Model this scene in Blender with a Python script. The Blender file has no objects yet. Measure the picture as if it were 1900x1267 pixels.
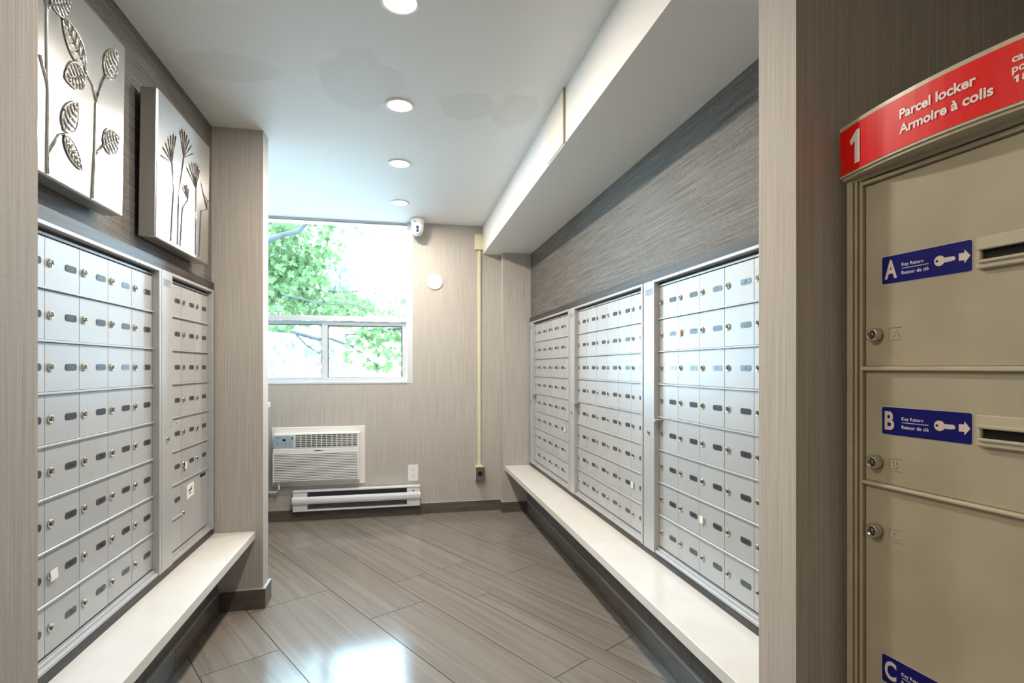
import bpy, bmesh, math, random
from mathutils import Matrix, Vector
R = math.radians
SC = bpy.context.scene
COL = SC.collection
random.seed(7)

# ------------------------------------------------------------------ camera
FPX, HORIZON, VPX, EYE = 990.0, 681.0, 741.0, 1.2
cd = bpy.data.cameras.new('camera'); cam = bpy.data.objects.new('camera', cd); COL.objects.link(cam)
cd.sensor_width = 36.0; cd.lens = 36.0*FPX/1900.0; cd.clip_start = 0.02; cd.clip_end = 300
cd.shift_y = (HORIZON-633.5)/1900.0
cam.location = (0, 0, EYE)
cam.rotation_euler = (R(90), 0, -math.atan((950-VPX)/FPX))
SC.camera = cam

# ------------------------------------------------------------------ sky, exposure
SKY = 42.0
w = bpy.data.worlds.new('world'); SC.world = w; w.use_nodes = True
bg = w.node_tree.nodes['Background']; bg.inputs[0].default_value = (0.52, 0.77, 1.0, 1); bg.inputs[1].default_value = SKY
vs = SC.view_settings; vs.view_transform = 'Standard'; vs.look = 'None'; vs.exposure = 0.38; vs.gamma = 1.0; vs.use_curve_mapping = False
SC.cycles.use_denoising = True
SC.cycles.use_adaptive_sampling = True; SC.cycles.adaptive_threshold = .03; SC.cycles.max_bounces = 8; SC.cycles.diffuse_bounces = 5; SC.cycles.glossy_bounces = 4; SC.cycles.transparent_max_bounces = 12
SC.cycles.sample_clamp_indirect = 6.0
# sky light is sampled through the window opening
pl = bpy.data.lights.new('window_sky_portal', 'AREA'); pl.shape = 'RECTANGLE'; pl.size = 1.38; pl.size_y = 1.31
pl.cycles.is_portal = True
po = bpy.data.objects.new('window_sky_portal', pl); COL.objects.link(po)
po.location = (-.58, 4.66, 1.72); po.rotation_euler = (R(-90), 0, 0)
LAMP_W, LOBBY_W = 12.5, 17.0
WARM = (1.0, 0.90, 0.77)

# ------------------------------------------------------------------ materials
MATS = {}
def nd(nt, t, **kw):
    n = nt.nodes.new(t)
    for k, v in kw.items(): setattr(n, k, v)
    return n
def mat(name, col, rough=.5, metal=0.0, spec=.5, emit=None, vary=0.0, coat=0.0):
    m = bpy.data.materials.new(name); m.use_nodes = True; nt = m.node_tree; b = nt.nodes['Principled BSDF']
    b.inputs['Base Color'].default_value = (*col, 1); b.inputs['Roughness'].default_value = rough
    b.inputs['Metallic'].default_value = metal; b.inputs['Specular IOR Level'].default_value = spec
    b.inputs['Coat Weight'].default_value = coat
    if emit: b.inputs['Emission Color'].default_value = (*emit[0], 1); b.inputs['Emission Strength'].default_value = emit[1]
    if vary:
        oi = nd(nt, 'ShaderNodeObjectInfo'); mr = nd(nt, 'ShaderNodeMapRange'); mr.inputs[3].default_value = 1-vary; mr.inputs[4].default_value = 1+vary
        nt.links.new(oi.outputs['Random'], mr.inputs[0])
        mx = nd(nt, 'ShaderNodeVectorMath', operation='SCALE'); mx.inputs[0].default_value = col
        nt.links.new(mr.outputs[0], mx.inputs['Scale']); nt.links.new(mx.outputs[0], b.inputs['Base Color'])
    MATS[name] = m; return m
def noise_mat(name, c1, c2, scale, rough=.8, bump=.0, bdist=.001, rot=0.0, nscale=1.0, detail=4, distort=0.0, fine=None, spec=.3, per_obj=0.0, lo=.35, hi=.65, rough2=None, metal=0.0):
    """stretched noise in world position: weave, grain, stone veins"""
    m = bpy.data.materials.new(name); m.use_nodes = True; nt = m.node_tree; b = nt.nodes['Principled BSDF']; L = nt.links.new
    g = nd(nt, 'ShaderNodeNewGeometry'); mp = nd(nt, 'ShaderNodeMapping'); mp.vector_type = 'TEXTURE' if rot else 'POINT'
    src = g.outputs['Position']
    if per_obj:
        oi = nd(nt, 'ShaderNodeObjectInfo'); sc = nd(nt, 'ShaderNodeVectorMath', operation='SCALE'); sc.inputs[0].default_value = (7.3, 3.1, 5.7)
        L(oi.outputs['Random'], sc.inputs['Scale']); ad = nd(nt, 'ShaderNodeVectorMath', operation='ADD'); L(src, ad.inputs[0]); L(sc.outputs[0], ad.inputs[1]); src = ad.outputs[0]
    if rot:
        mp.inputs['Rotation'].default_value = (0, 0, rot); mp.inputs['Scale'].default_value = tuple(1/s for s in scale)
    else: mp.inputs['Scale'].default_value = scale
    L(src, mp.inputs['Vector'])
    n = nd(nt, 'ShaderNodeTexNoise'); n.inputs['Scale'].default_value = nscale; n.inputs['Detail'].default_value = detail; n.inputs['Distortion'].default_value = distort
    L(mp.outputs[0], n.inputs['Vector'])
    h = n.outputs['Fac']
    if fine:
        m2 = nd(nt, 'ShaderNodeMapping'); m2.inputs['Scale'].default_value = fine; L(g.outputs['Position'], m2.inputs['Vector'])
        n2 = nd(nt, 'ShaderNodeTexNoise'); n2.inputs['Scale'].default_value = 1; n2.inputs['Detail'].default_value = 2; L(m2.outputs[0], n2.inputs['Vector'])
        mx = nd(nt, 'ShaderNodeMix'); mx.inputs[0].default_value = .4; L(h, mx.inputs[2]); L(n2.outputs['Fac'], mx.inputs[3]); h = mx.outputs[0]
    r = nd(nt, 'ShaderNodeValToRGB'); r.color_ramp.elements[0].position = lo; r.color_ramp.elements[1].position = hi
    r.color_ramp.elements[0].color = (*c1, 1); r.color_ramp.elements[1].color = (*c2, 1); L(h, r.inputs[0])
    out = r.outputs[0]
    if per_obj:
        mr = nd(nt, 'ShaderNodeMapRange'); mr.inputs[3].default_value = 1-per_obj; mr.inputs[4].default_value = 1+per_obj; L(oi.outputs['Random'], mr.inputs[0])
        s2 = nd(nt, 'ShaderNodeVectorMath', operation='SCALE'); L(out, s2.inputs[0]); L(mr.outputs[0], s2.inputs['Scale']); out = s2.outputs[0]
    L(out, b.inputs['Base Color'])
    b.inputs['Roughness'].default_value = rough; b.inputs['Specular IOR Level'].default_value = spec; b.inputs['Metallic'].default_value = metal
    if bump:
        bp = nd(nt, 'ShaderNodeBump'); bp.inputs['Strength'].default_value = bump; bp.inputs['Distance'].default_value = bdist
        L(h, bp.inputs['Height']); L(bp.outputs[0], b.inputs['Normal'])
    MATS[name] = m; return m

noise_mat('wallpaper_beige', (.345, .315, .282), (.585, .545, .503), (330, 330, 3.0), rough=.75, bump=.4, bdist=.0010, fine=(700, 700, 500), spec=.25, lo=.30, hi=.70, detail=3)
noise_mat('wallpaper_dark', (.050, .047, .042), (.20, .187, .168), (3.5, 3.5, 300), rough=.55, bump=.6, bdist=.0015, fine=(60, 60, 600), spec=.35, lo=.38, hi=.62)
noise_mat('wallpaper_dark_vertical', (.075, .073, .072), (.18, .175, .17), (260, 260, 3), rough=.6, bump=.4, bdist=.001, fine=(500, 500, 300), spec=.4)
noise_mat('wood_trim_dark', (.022, .018, .016), (.065, .055, .050), (3, 3, 90), rough=.45, bump=.3, bdist=.001, distort=.6, spec=.4)
noise_mat('floor_tile', (.182, .160, .138), (.255, .227, .199), (1.0, 30, 1), rough=.14, rot=R(-60), detail=8, distort=.8, spec=.30, per_obj=.045, lo=.3, hi=.72)
noise_mat('base_tile', (.085, .070, .058), (.135, .115, .097), (5, 5, 60), rough=.3, detail=3, distort=.5, spec=.45, per_obj=.06)
noise_mat('grout', (.030, .025, .021), (.045, .038, .032), (60, 60, 60), rough=.9)
noise_mat('bench_quartz', (.70, .68, .65), (.73, .71, .68), (9, 9, 9), rough=.22, spec=.5, detail=3)
noise_mat('bark', (.006, .006, .006), (.015, .015, .015), (9, 9, 3), rough=.9, bump=.6, bdist=.01)
noise_mat('pavement', (.42, .41, .39), (.55, .54, .51), (3, 3, 3), rough=.9)
noise_mat('locker_paint', (.385, .352, .262), (.44, .402, .302), (7, 7, 7), rough=.36, spec=.5, detail=3, bump=.05, bdist=.0005)
mat('paint_white', (.80, .80, .79), .55, spec=.3)
mat('soffit_white', (.80, .80, .79), .5, spec=.3)
mat('panel_cream', (.76, .72, .62), .5)
mat('panel_edge_tan', (.36, .27, .17), .6)
mat('vinyl_white', (.62, .64, .68), .4)
mat('gasket', (.03, .05, .07), .5)
mat('aluminium', (.48, .49, .50), .40, metal=.25)
mat('aluminium_door', (.47, .48, .49), .42, metal=.2, vary=.04)
mat('aluminium_shadow_gap', (.02, .022, .025), .7)
mat('lock_chrome', (.62, .58, .50), .16, metal=1.0)
mat('lock_dark', (.03, .03, .03), .4)
mat('plate_plastic', (.058, .066, .080), .22, spec=.32)
mat('plate_digit', (.006, .007, .010), .4)
mat('sticker_grey', (.30, .34, .37), .4)
mat('ink', (.02, .02, .025), .6)
mat('paper_white', (.85, .82, .80), .8)
mat('paper_pink', (.80, .62, .58), .8)
mat('silver_polished', (.62, .61, .595), .20, metal=1.0)
mat('silver_side', (.62, .60, .58), .30, metal=1.0)
mat('silver_dark', (.24, .215, .19), .35, metal=.95)
mat('silver_bright', (.72, .71, .69), .16, metal=1.0)
mat('appliance_white', (.78, .775, .755), .4)
mat('appliance_shadow', (.05, .055, .06), .7)
mat('control_blue', (.36, .47, .55), .35)
mat('display_black', (.01, .012, .015), .2)
mat('heater_white', (.74, .75, .79), .35)
mat('heater_fins', (.15, .155, .165), .45, metal=.6)
mat('raceway_cream', (.72, .66, .45), .5)
mat('steel_grey', (.20, .18, .155), .4, metal=.5)
mat('plastic_white', (.82, .82, .82), .35)
mat('lens_blue_black', (.012, .03, .09), .12)
mat('cabinet_dark', (.05, .05, .055), .5)
mat('locker_shadow', (.03, .027, .02), .7)
mat('locker_cream', (.50, .46, .35), .32)
mat('sign_red', (.74, .003, .004), .38, spec=.25)
mat('sign_tape', (.50, .03, .012), .4)
mat('sign_letter', (.82, .76, .74), .35)
mat('label_blue', (.004, .005, .15), .35, spec=.2)
mat('label_letter', (.66, .60, .54), .4)
mat('label_text', (.74, .74, .80), .4)
mat('label_border', (.62, .56, .50), .4)
mat('slot_black', (.004, .004, .004), .8)
mat('lamp_trim', (.84, .83, .81), .4)
mat('lamp_lens', (.9, .9, .88), .4, emit=((1.0, .93, .80), 14.0))

def ceiling_mat():
    m = bpy.data.materials.new('ceiling_plaster'); m.use_nodes = True; nt = m.node_tree; b = nt.nodes['Principled BSDF']; L = nt.links.new
    g = nd(nt, 'ShaderNodeNewGeometry'); nz = nd(nt, 'ShaderNodeTexNoise'); nz.inputs['Scale'].default_value = 7; nz.inputs['Detail'].default_value = 3
    L(g.outputs['Position'], nz.inputs['Vector'])
    acc = None
    for cx, cy, rx, ry in ((-.16, 2.30, .17, .23), (-.66, 2.28, .17, .11), (.30, 2.40, .12, .13), (.52, 2.42, .10, .16)):
        s1 = nd(nt, 'ShaderNodeVectorMath', operation='SUBTRACT'); s1.inputs[1].default_value = (cx, cy, 0); L(g.outputs['Position'], s1.inputs[0])
        s2 = nd(nt, 'ShaderNodeVectorMath', operation='MULTIPLY'); s2.inputs[1].default_value = (1/rx, 1/ry, 0); L(s1.outputs[0], s2.inputs[0])
        ln = nd(nt, 'ShaderNodeVectorMath', operation='LENGTH'); L(s2.outputs[0], ln.inputs[0])
        ad = nd(nt, 'ShaderNodeMath', operation='ADD'); L(ln.outputs['Value'], ad.inputs[0]); L(nz.outputs['Fac'], ad.inputs[1])
        mr = nd(nt, 'ShaderNodeMapRange'); mr.inputs[1].default_value = 1.42; mr.inputs[2].default_value = 1.54; mr.inputs[3].default_value = 1; mr.inputs[4].default_value = 0
        L(ad.outputs[0], mr.inputs[0])
        if acc is None: acc = mr.outputs[0]
        else:
            mx = nd(nt, 'ShaderNodeMath', operation='MAXIMUM'); L(acc, mx.inputs[0]); L(mr.outputs[0], mx.inputs[1]); acc = mx.outputs[0]
    mix = nd(nt, 'ShaderNodeMix'); mix.data_type = 'RGBA'; mix.inputs[6].default_value = (.80, .80, .79, 1); mix.inputs[7].default_value = (.745, .74, .728, 1)
    L(acc, mix.inputs[0]); L(mix.outputs[2], b.inputs['Base Color'])
    b.inputs['Roughness'].default_value = .6; b.inputs['Specular IOR Level'].default_value = .25
    MATS['ceiling_plaster'] = m
ceiling_mat()
def glass_mat():
    m = bpy.data.materials.new('window_glass'); m.use_nodes = True; nt = m.node_tree; L = nt.links.new
    nt.nodes.remove(nt.nodes['Principled BSDF']); out = nt.nodes['Material Output']
    t = nd(nt, 'ShaderNodeBsdfTransparent'); t.inputs[0].default_value = (.95, .98, .97, 1)
    gl = nd(nt, 'ShaderNodeBsdfGlossy'); gl.inputs['Roughness'].default_value = .01
    fr = nd(nt, 'ShaderNodeFresnel'); fr.inputs[0].default_value = 1.45
    mx = nd(nt, 'ShaderNodeMixShader'); L(fr.outputs[0], mx.inputs[0]); L(t.outputs[0], mx.inputs[1]); L(gl.outputs[0], mx.inputs[2]); L(mx.outputs[0], out.inputs[0])
    MATS['window_glass'] = m
glass_mat()
def leaf_mat(name, c, tr):
    m = bpy.data.materials.new(name); m.use_nodes = True; nt = m.node_tree; L = nt.links.new
    nt.nodes.remove(nt.nodes['Principled BSDF']); out = nt.nodes['Material Output']
    g = nd(nt, 'ShaderNodeNewGeometry'); mr = nd(nt, 'ShaderNodeMapRange'); mr.inputs[3].default_value = .7; mr.inputs[4].default_value = 1.25; L(g.outputs['Random Per Island'], mr.inputs[0])
    outs = []
    for col, typ in ((c, 'ShaderNodeBsdfDiffuse'), (tr, 'ShaderNodeBsdfTranslucent')):
        s = nd(nt, 'ShaderNodeVectorMath', operation='SCALE'); s.inputs[0].default_value = col; L(mr.outputs[0], s.inputs['Scale'])
        d = nd(nt, typ); L(s.outputs[0], d.inputs[0]); outs.append(d)
    a = nd(nt, 'ShaderNodeAddShader'); L(outs[0].outputs[0], a.inputs[0]); L(outs[1].outputs[0], a.inputs[1]); L(a.outputs[0], out.inputs[0])
    MATS[name] = m
leaf_mat('leaf_green', (.028, .045, .018), (.034, .050, .018))
leaf_mat('leaf_far', (.048, .056, .038), (.048, .058, .038))  # distance haze put into a paler leaf colour for the far trees

# ------------------------------------------------------------------ mesh helpers
class MB:
    """collects shapes; build() links them as ONE mesh object"""
    def __init__(s): s.bm = bmesh.new(); s.mats = []; s.cur = 0
    def use(s, m):
        if m not in s.mats: s.mats.append(m)
        s.cur = s.mats.index(m); return s
    def _fin(s, faces, smooth=False):
        for f in faces: f.material_index = s.cur; f.smooth = smooth
    def box(s, x0, x1, y0, y1, z0, z1, bev=0.0):
        x0, x1 = min(x0, x1), max(x0, x1); y0, y1 = min(y0, y1), max(y0, y1); z0, z1 = min(z0, z1), max(z0, z1)
        v = [s.bm.verts.new(p) for p in ((x0,y0,z0),(x1,y0,z0),(x1,y1,z0),(x0,y1,z0),(x0,y0,z1),(x1,y0,z1),(x1,y1,z1),(x0,y1,z1))]
        fs = [s.bm.faces.new([v[i] for i in q]) for q in ((0,3,2,1),(4,5,6,7),(0,1,5,4),(1,2,6,5),(2,3,7,6),(3,0,4,7))]
        if bev:
            es = list({e for f in fs for e in f.edges})
            r = bmesh.ops.bevel(s.bm, geom=es, offset=bev, segments=1, affect='EDGES', profile=.5)
            fs = list({f for vv in r['verts'] for f in vv.link_faces} | {f for f in fs if f.is_valid})
        s._fin(fs); return s
    def poly(s, pts, thick=None):
        """pts: 3D ring; thick: extrusion vector"""
        a = [s.bm.verts.new(p) for p in pts]; fs = [s.bm.faces.new(a)]
        if thick:
            t = Vector(thick); b = [s.bm.verts.new(Vector(p)+t) for p in pts]; n = len(a)
            fs.append(s.bm.faces.new(b[::-1]))
            for i in range(n): fs.append(s.bm.faces.new((a[(i+1) % n], a[i], b[i], b[(i+1) % n])))
            bmesh.ops.recalc_face_normals(s.bm, faces=fs)
        s._fin(fs); return s
    def lathe(s, prof, seg=20, axis='z', org=(0,0,0), smooth=True):
        """prof: (r, h) pairs turned about the axis"""
        o = Vector(org); rings = []
        for r, h in prof:
            ring = []
            if r < 1e-6:
                p = {'z': (0,0,h), 'y': (0,h,0), 'x': (h,0,0)}[axis]; ring = [s.bm.verts.new(o+Vector(p))]
            else:
                for i in range(seg):
                    a = 2*math.pi*i/seg; c, d = r*math.cos(a), r*math.sin(a)
                    p = {'z': (c,d,h), 'y': (c,h,d), 'x': (h,c,d)}[axis]; ring.append(s.bm.verts.new(o+Vector(p)))
            rings.append(ring)
        fs = []
        for A, B in zip(rings, rings[1:]):
            for i in range(seg):
                j = (i+1) % seg
                q = ([A[0]] if len(A) == 1 else [A[i], A[j]]) + ([B[0]] if len(B) == 1 else [B[j], B[i]])
                if len(q) > 2: fs.append(s.bm.faces.new(q))
        for ring in (rings[0], rings[-1]):
            if len(ring) > 1: fs.append(s.bm.faces.new(ring))
        bmesh.ops.recalc_face_normals(s.bm, faces=fs); s._fin(fs, smooth); return s
    def tube(s, pts, rad, seg=6, smooth=True):
        P = [Vector(p) for p in pts]; rr = rad if isinstance(rad, (list, tuple)) else [rad]*len(P); rings = []
        for i, p in enumerate(P):
            t = (P[min(i+1, len(P)-1)]-P[max(i-1, 0)]).normalized()
            up = Vector((0,0,1)) if abs(t.z) < .9 else Vector((1,0,0))
            a = t.cross(up).normalized(); b = t.cross(a).normalized()
            rings.append([s.bm.verts.new(p+rr[i]*(a*math.cos(2*math.pi*k/seg)+b*math.sin(2*math.pi*k/seg))) for k in range(seg)])
        fs = []
        for A, B in zip(rings, rings[1:]):
            for i in range(seg): j = (i+1) % seg; fs.append(s.bm.faces.new((A[i], A[j], B[j], B[i])))
        fs.append(s.bm.faces.new(rings[0])); fs.append(s.bm.faces.new(rings[-1]))
        bmesh.ops.recalc_face_normals(s.bm, faces=fs); s._fin(fs, smooth); return s
    def tris(s, verts, polys):
        v = [s.bm.verts.new(p) for p in verts]; fs = []
        for q in polys:
            try: fs.append(s.bm.faces.new([v[i] for i in q]))
            except ValueError: pass
        s._fin(fs); return s
    def mesh(s, name):
        me = bpy.data.meshes.new(name); s.bm.to_mesh(me); s.bm.free()
        for m in s.mats: me.materials.append(MATS[m])
        return me
    def build(s, name, parent=None, m=None, **props):
        if m: s.mats = [m]
        return link(name, s.mesh(name), parent, **props)
def link(name, me, parent=None, **props):
    o = bpy.data.objects.new(name, me); COL.objects.link(o)
    if parent: o.parent = parent
    for k, v in props.items(): o[k] = v
    return o
def B(*a, m='paint_white', bev=0.0): return MB().use(m).box(*a, bev=bev)
def boxes(m, *bb, bev=0.0):
    q = MB().use(m)
    for b in bb: q.box(*b, bev=bev)
    return q
def thing(name, label, cat, loc=(0,0,0), rz=0.0, group=None):
    o = bpy.data.objects.new(name, None); COL.objects.link(o); o.empty_display_size = .05
    o.location = loc; o.rotation_euler = (0, 0, rz); o['label'] = label; o['category'] = cat
    if group: o['group'] = group
    return o
def tag(o, label, cat, group=None):
    o['label'] = label; o['category'] = cat
    if group: o['group'] = group
    return o
def struct(name, q, label, cat, parent=None): 
    o = q.build(name, parent, kind='structure'); o['label'] = label; o['category'] = cat; return o
def rrect(x0, x1, z0, z1, r, y, n=4):
    pts = []
    for cx, cz, a0 in ((x1-r, z1-r, 0), (x0+r, z1-r, 90), (x0+r, z0+r, 180), (x1-r, z0+r, 270)):
        for i in range(n+1): a = R(a0+90*i/n); pts.append((cx+r*math.cos(a), y, cz+r*math.sin(a)))
    return pts
_gl = {}
def glyphs(text, bold=0.0):
    """flat letter shapes of the built-in font, size 1, as (verts, polys)"""
    key = (text, bold)
    if text == '1': return [(.22, 0), (.44, 0), (.44, .72), (.29, .72), (0, .55), (.07, .43), (.22, .50)], [(0, 1, 2, 3, 6), (3, 4, 5, 6)]
    if key not in _gl:
        c = bpy.data.curves.new('t', 'FONT'); c.body = text; c.size = 1; c.offset = bold; c.resolution_u = 4
        o = bpy.data.objects.new('t', c); COL.objects.link(o); bpy.context.view_layer.update()
        me = bpy.data.meshes.new_from_object(o.evaluated_get(bpy.context.evaluated_depsgraph_get()))
        _gl[key] = ([tuple(v.co[:2]) for v in me.vertices], [tuple(p.vertices) for p in me.polygons])
        bpy.data.objects.remove(o); bpy.data.curves.remove(c); bpy.data.meshes.remove(me)
    return _gl[key]
def put_text(q, text, x, z, y, size=None, width=None, height=None, bold=0.0, fn=None, center=False):
    """letters on the plane y facing -y, lower left at (x, z); width/height stretch them to fit"""
    v, p = glyphs(text, bold)
    if not v: return
    x0, x1 = min(a[0] for a in v), max(a[0] for a in v); z0, z1 = min(a[1] for a in v), max(a[1] for a in v)
    sx = sz = size or 1
    if height: sz = height/(z1-z0); sx = sz
    if width: sx = width/(x1-x0)
    if width and not height and not size: sz = sx
    ox = x-(x1-x0)*sx/2 if center else x
    oz = z-(z1-z0)*sz/2 if center else z
    base = z0 if (height or center) else 0
    pts = [(ox+(a-x0)*sx, y, oz+(b-base)*sz) for a, b in v]
    if fn: pts = [fn(*t) for t in pts]
    q.tris(pts, p)

# ------------------------------------------------------------------ layout
XR, XL = 1.075, -.900            # wall faces
FR, FL = 1.060, -.885            # mailbox frame faces
YB, YC = 4.43, 2.86              # back wall, front of left return wall
YP0, YP1 = .998, 1.12            # partition between lobby and mail room
CEIL = 2.38
BENCH = .385

# ------------------------------------------------------------------ structure
fl = struct('floor', B(-2.6, 1.6, -2.3, 4.46, -.12, -.0015, m='grout'), 'dark grout bed under the grey-brown floor tiles', 'floor')
struct('ceiling', B(-2.6, 1.6, -2.3, 4.65, CEIL, CEIL+.12, m='ceiling_plaster'), 'flat white ceiling with faint patched plaster spots', 'ceiling')
struct('ceiling_soffit', B(.685, XR+.02, YP1, YB, 2.145, CEIL, m='soffit_white'), 'white boxed soffit running above the right mailbox wall', 'soffit')
struct('wall_right', boxes('wallpaper_dark', (XR, 1.32, YP1, YB+.2, 1.572, CEIL), (XR, 1.32, 4.308, YB+.2, 0, 1.572), (1.28, 1.32, YP1, 4.308, 0, 1.572), (XR, 1.28, YP1, 1.134, .0, 1.572)),
       'dark grey grass-weave wallpapered wall above the right mailboxes', 'wall')
struct('wall_right_lower', boxes('wallpaper_dark_vertical', (1.045, 1.28, YP1, 4.33, 0, .348)), 'dark grey wallpapered wall under the right bench', 'wall')
struct('wall_left', boxes('wallpaper_dark', (-1.1, XL, YP1, YC, 1.575, CEIL), (-1.1, XL, 2.842, YC, 0, 1.575), (-1.1, -1.07, YP1, 2.842, 0, 1.575), (-1.07, XL, YP1, 1.2, 0, 1.575)),
       'dark brown grass-weave wallpapered wall behind the two pictures', 'wall')
struct('wall_left_lower', boxes('wallpaper_dark_vertical', (-1.07, -.872, YP1, YC, 0, .348)), 'dark wallpapered wall under the left bench', 'wall')
struct('wall_return_left', B(-1.46, -.665, YC, 2.965, 0, CEIL, m='wallpaper_beige'), 'beige striped wall end at the far end of the left bench', 'wall')
struct('wall_pilaster_right', B(.838, XR+.1, 4.33, YB, 0, 2.145, m='wallpaper_beige'), 'beige striped pilaster beside the farthest right mailbox unit', 'wall')
struct('wall_back', boxes('wallpaper_beige', (-1.6, 1.3, YB, YB+.2, 0, 1.068), (.107, 1.3, YB, YB+.2, 1.068, CEIL), (-1.6, -1.27, YB, YB+.2, 1.068, CEIL)),
       'beige striped back wall around the window', 'wall')
struct('wall_alcove_left', B(-1.6, -1.46, YC, YB, 0, CEIL, m='wallpaper_beige'), 'beige striped side wall left of the window', 'wall')
struct('wall_partition_left', B(-2.6, -.639, YP0, YP1, 0, CEIL, m='wallpaper_beige'), 'beige striped wall end close on the left', 'wall')
struct('wall_partition_right', B(.836, 1.6, YP0, YP1, 0, CEIL, m='wallpaper_beige'), 'beige striped wall end between mailboxes and parcel locker', 'wall')
struct('wall_lobby_right', B(1.48, 1.6, -2.3, YP0, 0, CEIL, m='wallpaper_beige'), 'beige lobby wall behind the parcel locker', 'wall')
struct('wall_lobby_left', B(-2.6, -2.48, -2.3, YP0, 0, CEIL, m='wallpaper_beige'), 'beige lobby wall on the far left', 'wall')
struct('wall_lobby_rear', B(-2.48, 1.48, -2.3, -2.18, 0, CEIL, m='wallpaper_beige'), 'beige lobby wall behind the viewer', 'wall')
struct('trim_1', boxes('wood_trim_dark', (1.063, XR+.06, 1.134, 4.33, 1.572, 1.609), (1.063, XR+.06, 1.134, 4.33, BENCH, .410), (1.063, XR+.06, 4.308, 4.33, .410, 1.572)),
       'dark wood trim framing the right mailbox bank', 'trim')
struct('trim_2', boxes('wood_trim_dark', (XL-.06, -.888, 1.2, YC, 1.575, 1.612), (XL-.06, -.888, 1.2, YC, BENCH, .413), (XL-.06, -.888, 2.842, YC, .413, 1.575)),
       'dark wood trim framing the left mailbox bank', 'trim')
ap = struct('trim_3', B(.679, .686, 2.165, 2.41, 2.150, CEIL-.004, m='panel_cream'), 'cream access panel on the side of the soffit', 'trim')
B(.677, .688, 2.155, 2.165, 2.147, CEIL-.002, m='panel_edge_tan').build('edge_strip', ap, label='tan edge strip of the panel')

# floor tiles: mixed-width planks laid at 60 degrees
A60 = R(-60); ca, sa = math.cos(A60), math.sin(A60)
def clip(poly, ax, lim, keep_less):
    out = []
    for i in range(len(poly)):
        p, q = poly[i], poly[(i+1) % len(poly)]
        ip = (p[ax] <= lim) if keep_less else (p[ax] >= lim); iq = (q[ax] <= lim) if keep_less else (q[ax] >= lim)
        if ip: out.append(p)
        if ip != iq:
            t = (lim-p[ax])/(q[ax]-p[ax]); out.append((p[0]+t*(q[0]-p[0]), p[1]+t*(q[1]-p[1])))
    return out
rows = [(.478, .782, -2.347), (.782, 1.192, -2.80), (1.192, 1.497, -2.34), (1.497, 1.707, -2.648), (1.707, 1.802, -2.192), (1.802, 2.007, -2.64), (2.007, 2.315, -2.323), (2.315, 2.73, -2.77), (2.73, 3.03, -2.36), (3.03, 3.33, -2.63)]
v = .478
for wd, ph in ((.205, -2.65), (.095, -2.2), (.205, -2.62), (.41, -2.4), (.305, -2.85), (.205, -2.2), (.305, -2.5), (.41, -2.9), (.305, -2.3), (.205, -2.7), (.305, -2.2), (.41, -2.5), (.305, -2.8)):
    rows.append((v-wd, v, ph)); v -= wd
TL, G = 1.226, .0016
for v0, v1, ph in rows:
    k0 = int((-4.8-ph)//TL)
    for k in range(k0, k0+8):
        u0, u1 = ph+k*TL, ph+(k+1)*TL
        pts = [(u*ca-vv*sa, u*sa+vv*ca) for u, vv in ((u0+G, v0+G), (u1-G, v0+G), (u1-G, v1-G), (u0+G, v1-G))]
        for ax, lim, less in ((0, -1.46, False), (0, 1.045, True), (1, .2, False), (1, YB, True)): 
            pts = clip(pts, ax, lim, less) if len(pts) > 2 else []
        if len(pts) < 3: continue
        area = abs(sum(pts[i][0]*pts[(i+1) % len(pts)][1]-pts[(i+1) % len(pts)][0]*pts[i][1] for i in range(len(pts))))/2
        if area < .0015: continue
        cx = sum(p[0] for p in pts)/len(pts); cy = sum(p[1] for p in pts)/len(pts)
        q = MB().use('floor_tile').poly([(p[0]-cx, p[1]-cy, 0) for p in pts], (0, 0, -.009))
        t = q.build('tile', fl); t.location = (cx, cy, 0)
# lobby floor beyond the tiles laid one by one
B(-2.6, 1.6, -2.3, .2, -.009, 0, m='floor_tile').build('lobby_floor_tiles', fl)

# baseboards made of tile lengths with a thin metal edge
def baseboard(name, label, runs):
    r = bpy.data.objects.new(name, None); COL.objects.link(r); r['kind'] = 'structure'; r['label'] = label; r['category'] = 'baseboard'
    for x0, x1, y0, y1, z1 in runs:
        B(x0, x1, y0, y1, 0, z1-.003, m='base_tile', bev=.0006).build('tile', r)
        B(x0, x1, y0, y1, z1-.003, z1, m='aluminium').build('edge_strip', r)
g = .001
baseboard('baseboard_back', 'dark tile baseboard along the back wall under the heater', [(-1.46, -.39-g, 4.418, YB, .088), (-.39+g, .828, 4.418, YB, .088)])
baseboard('baseboard_pilaster', 'dark tile baseboard around the right pilaster', [(.827, 1.03, 4.318, 4.33, .088), (.827, .838, 4.33, 4.418, .088)])
baseboard('baseboard_right', 'dark tile baseboard under the right bench', [(1.033, 1.045, 3.56+g, 4.318, .095), (1.033, 1.045, 2.325+g, 3.56-g, .095), (1.033, 1.045, YP1, 2.325-g, .095)])
baseboard('baseboard_left', 'dark tile baseboard under the left bench', [(-.872, -.860, 2.32+g, 2.848, .10), (-.872, -.860, YP1, 2.32-g, .10)])
baseboard('baseboard_return', 'dark tile baseboard wrapping the left wall end', [(-.860, -.652, 2.848, YC, .10), (-.665, -.652, YC, 2.965, .10), (-1.46, -.652, 2.965, 2.977, .10)])

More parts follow.
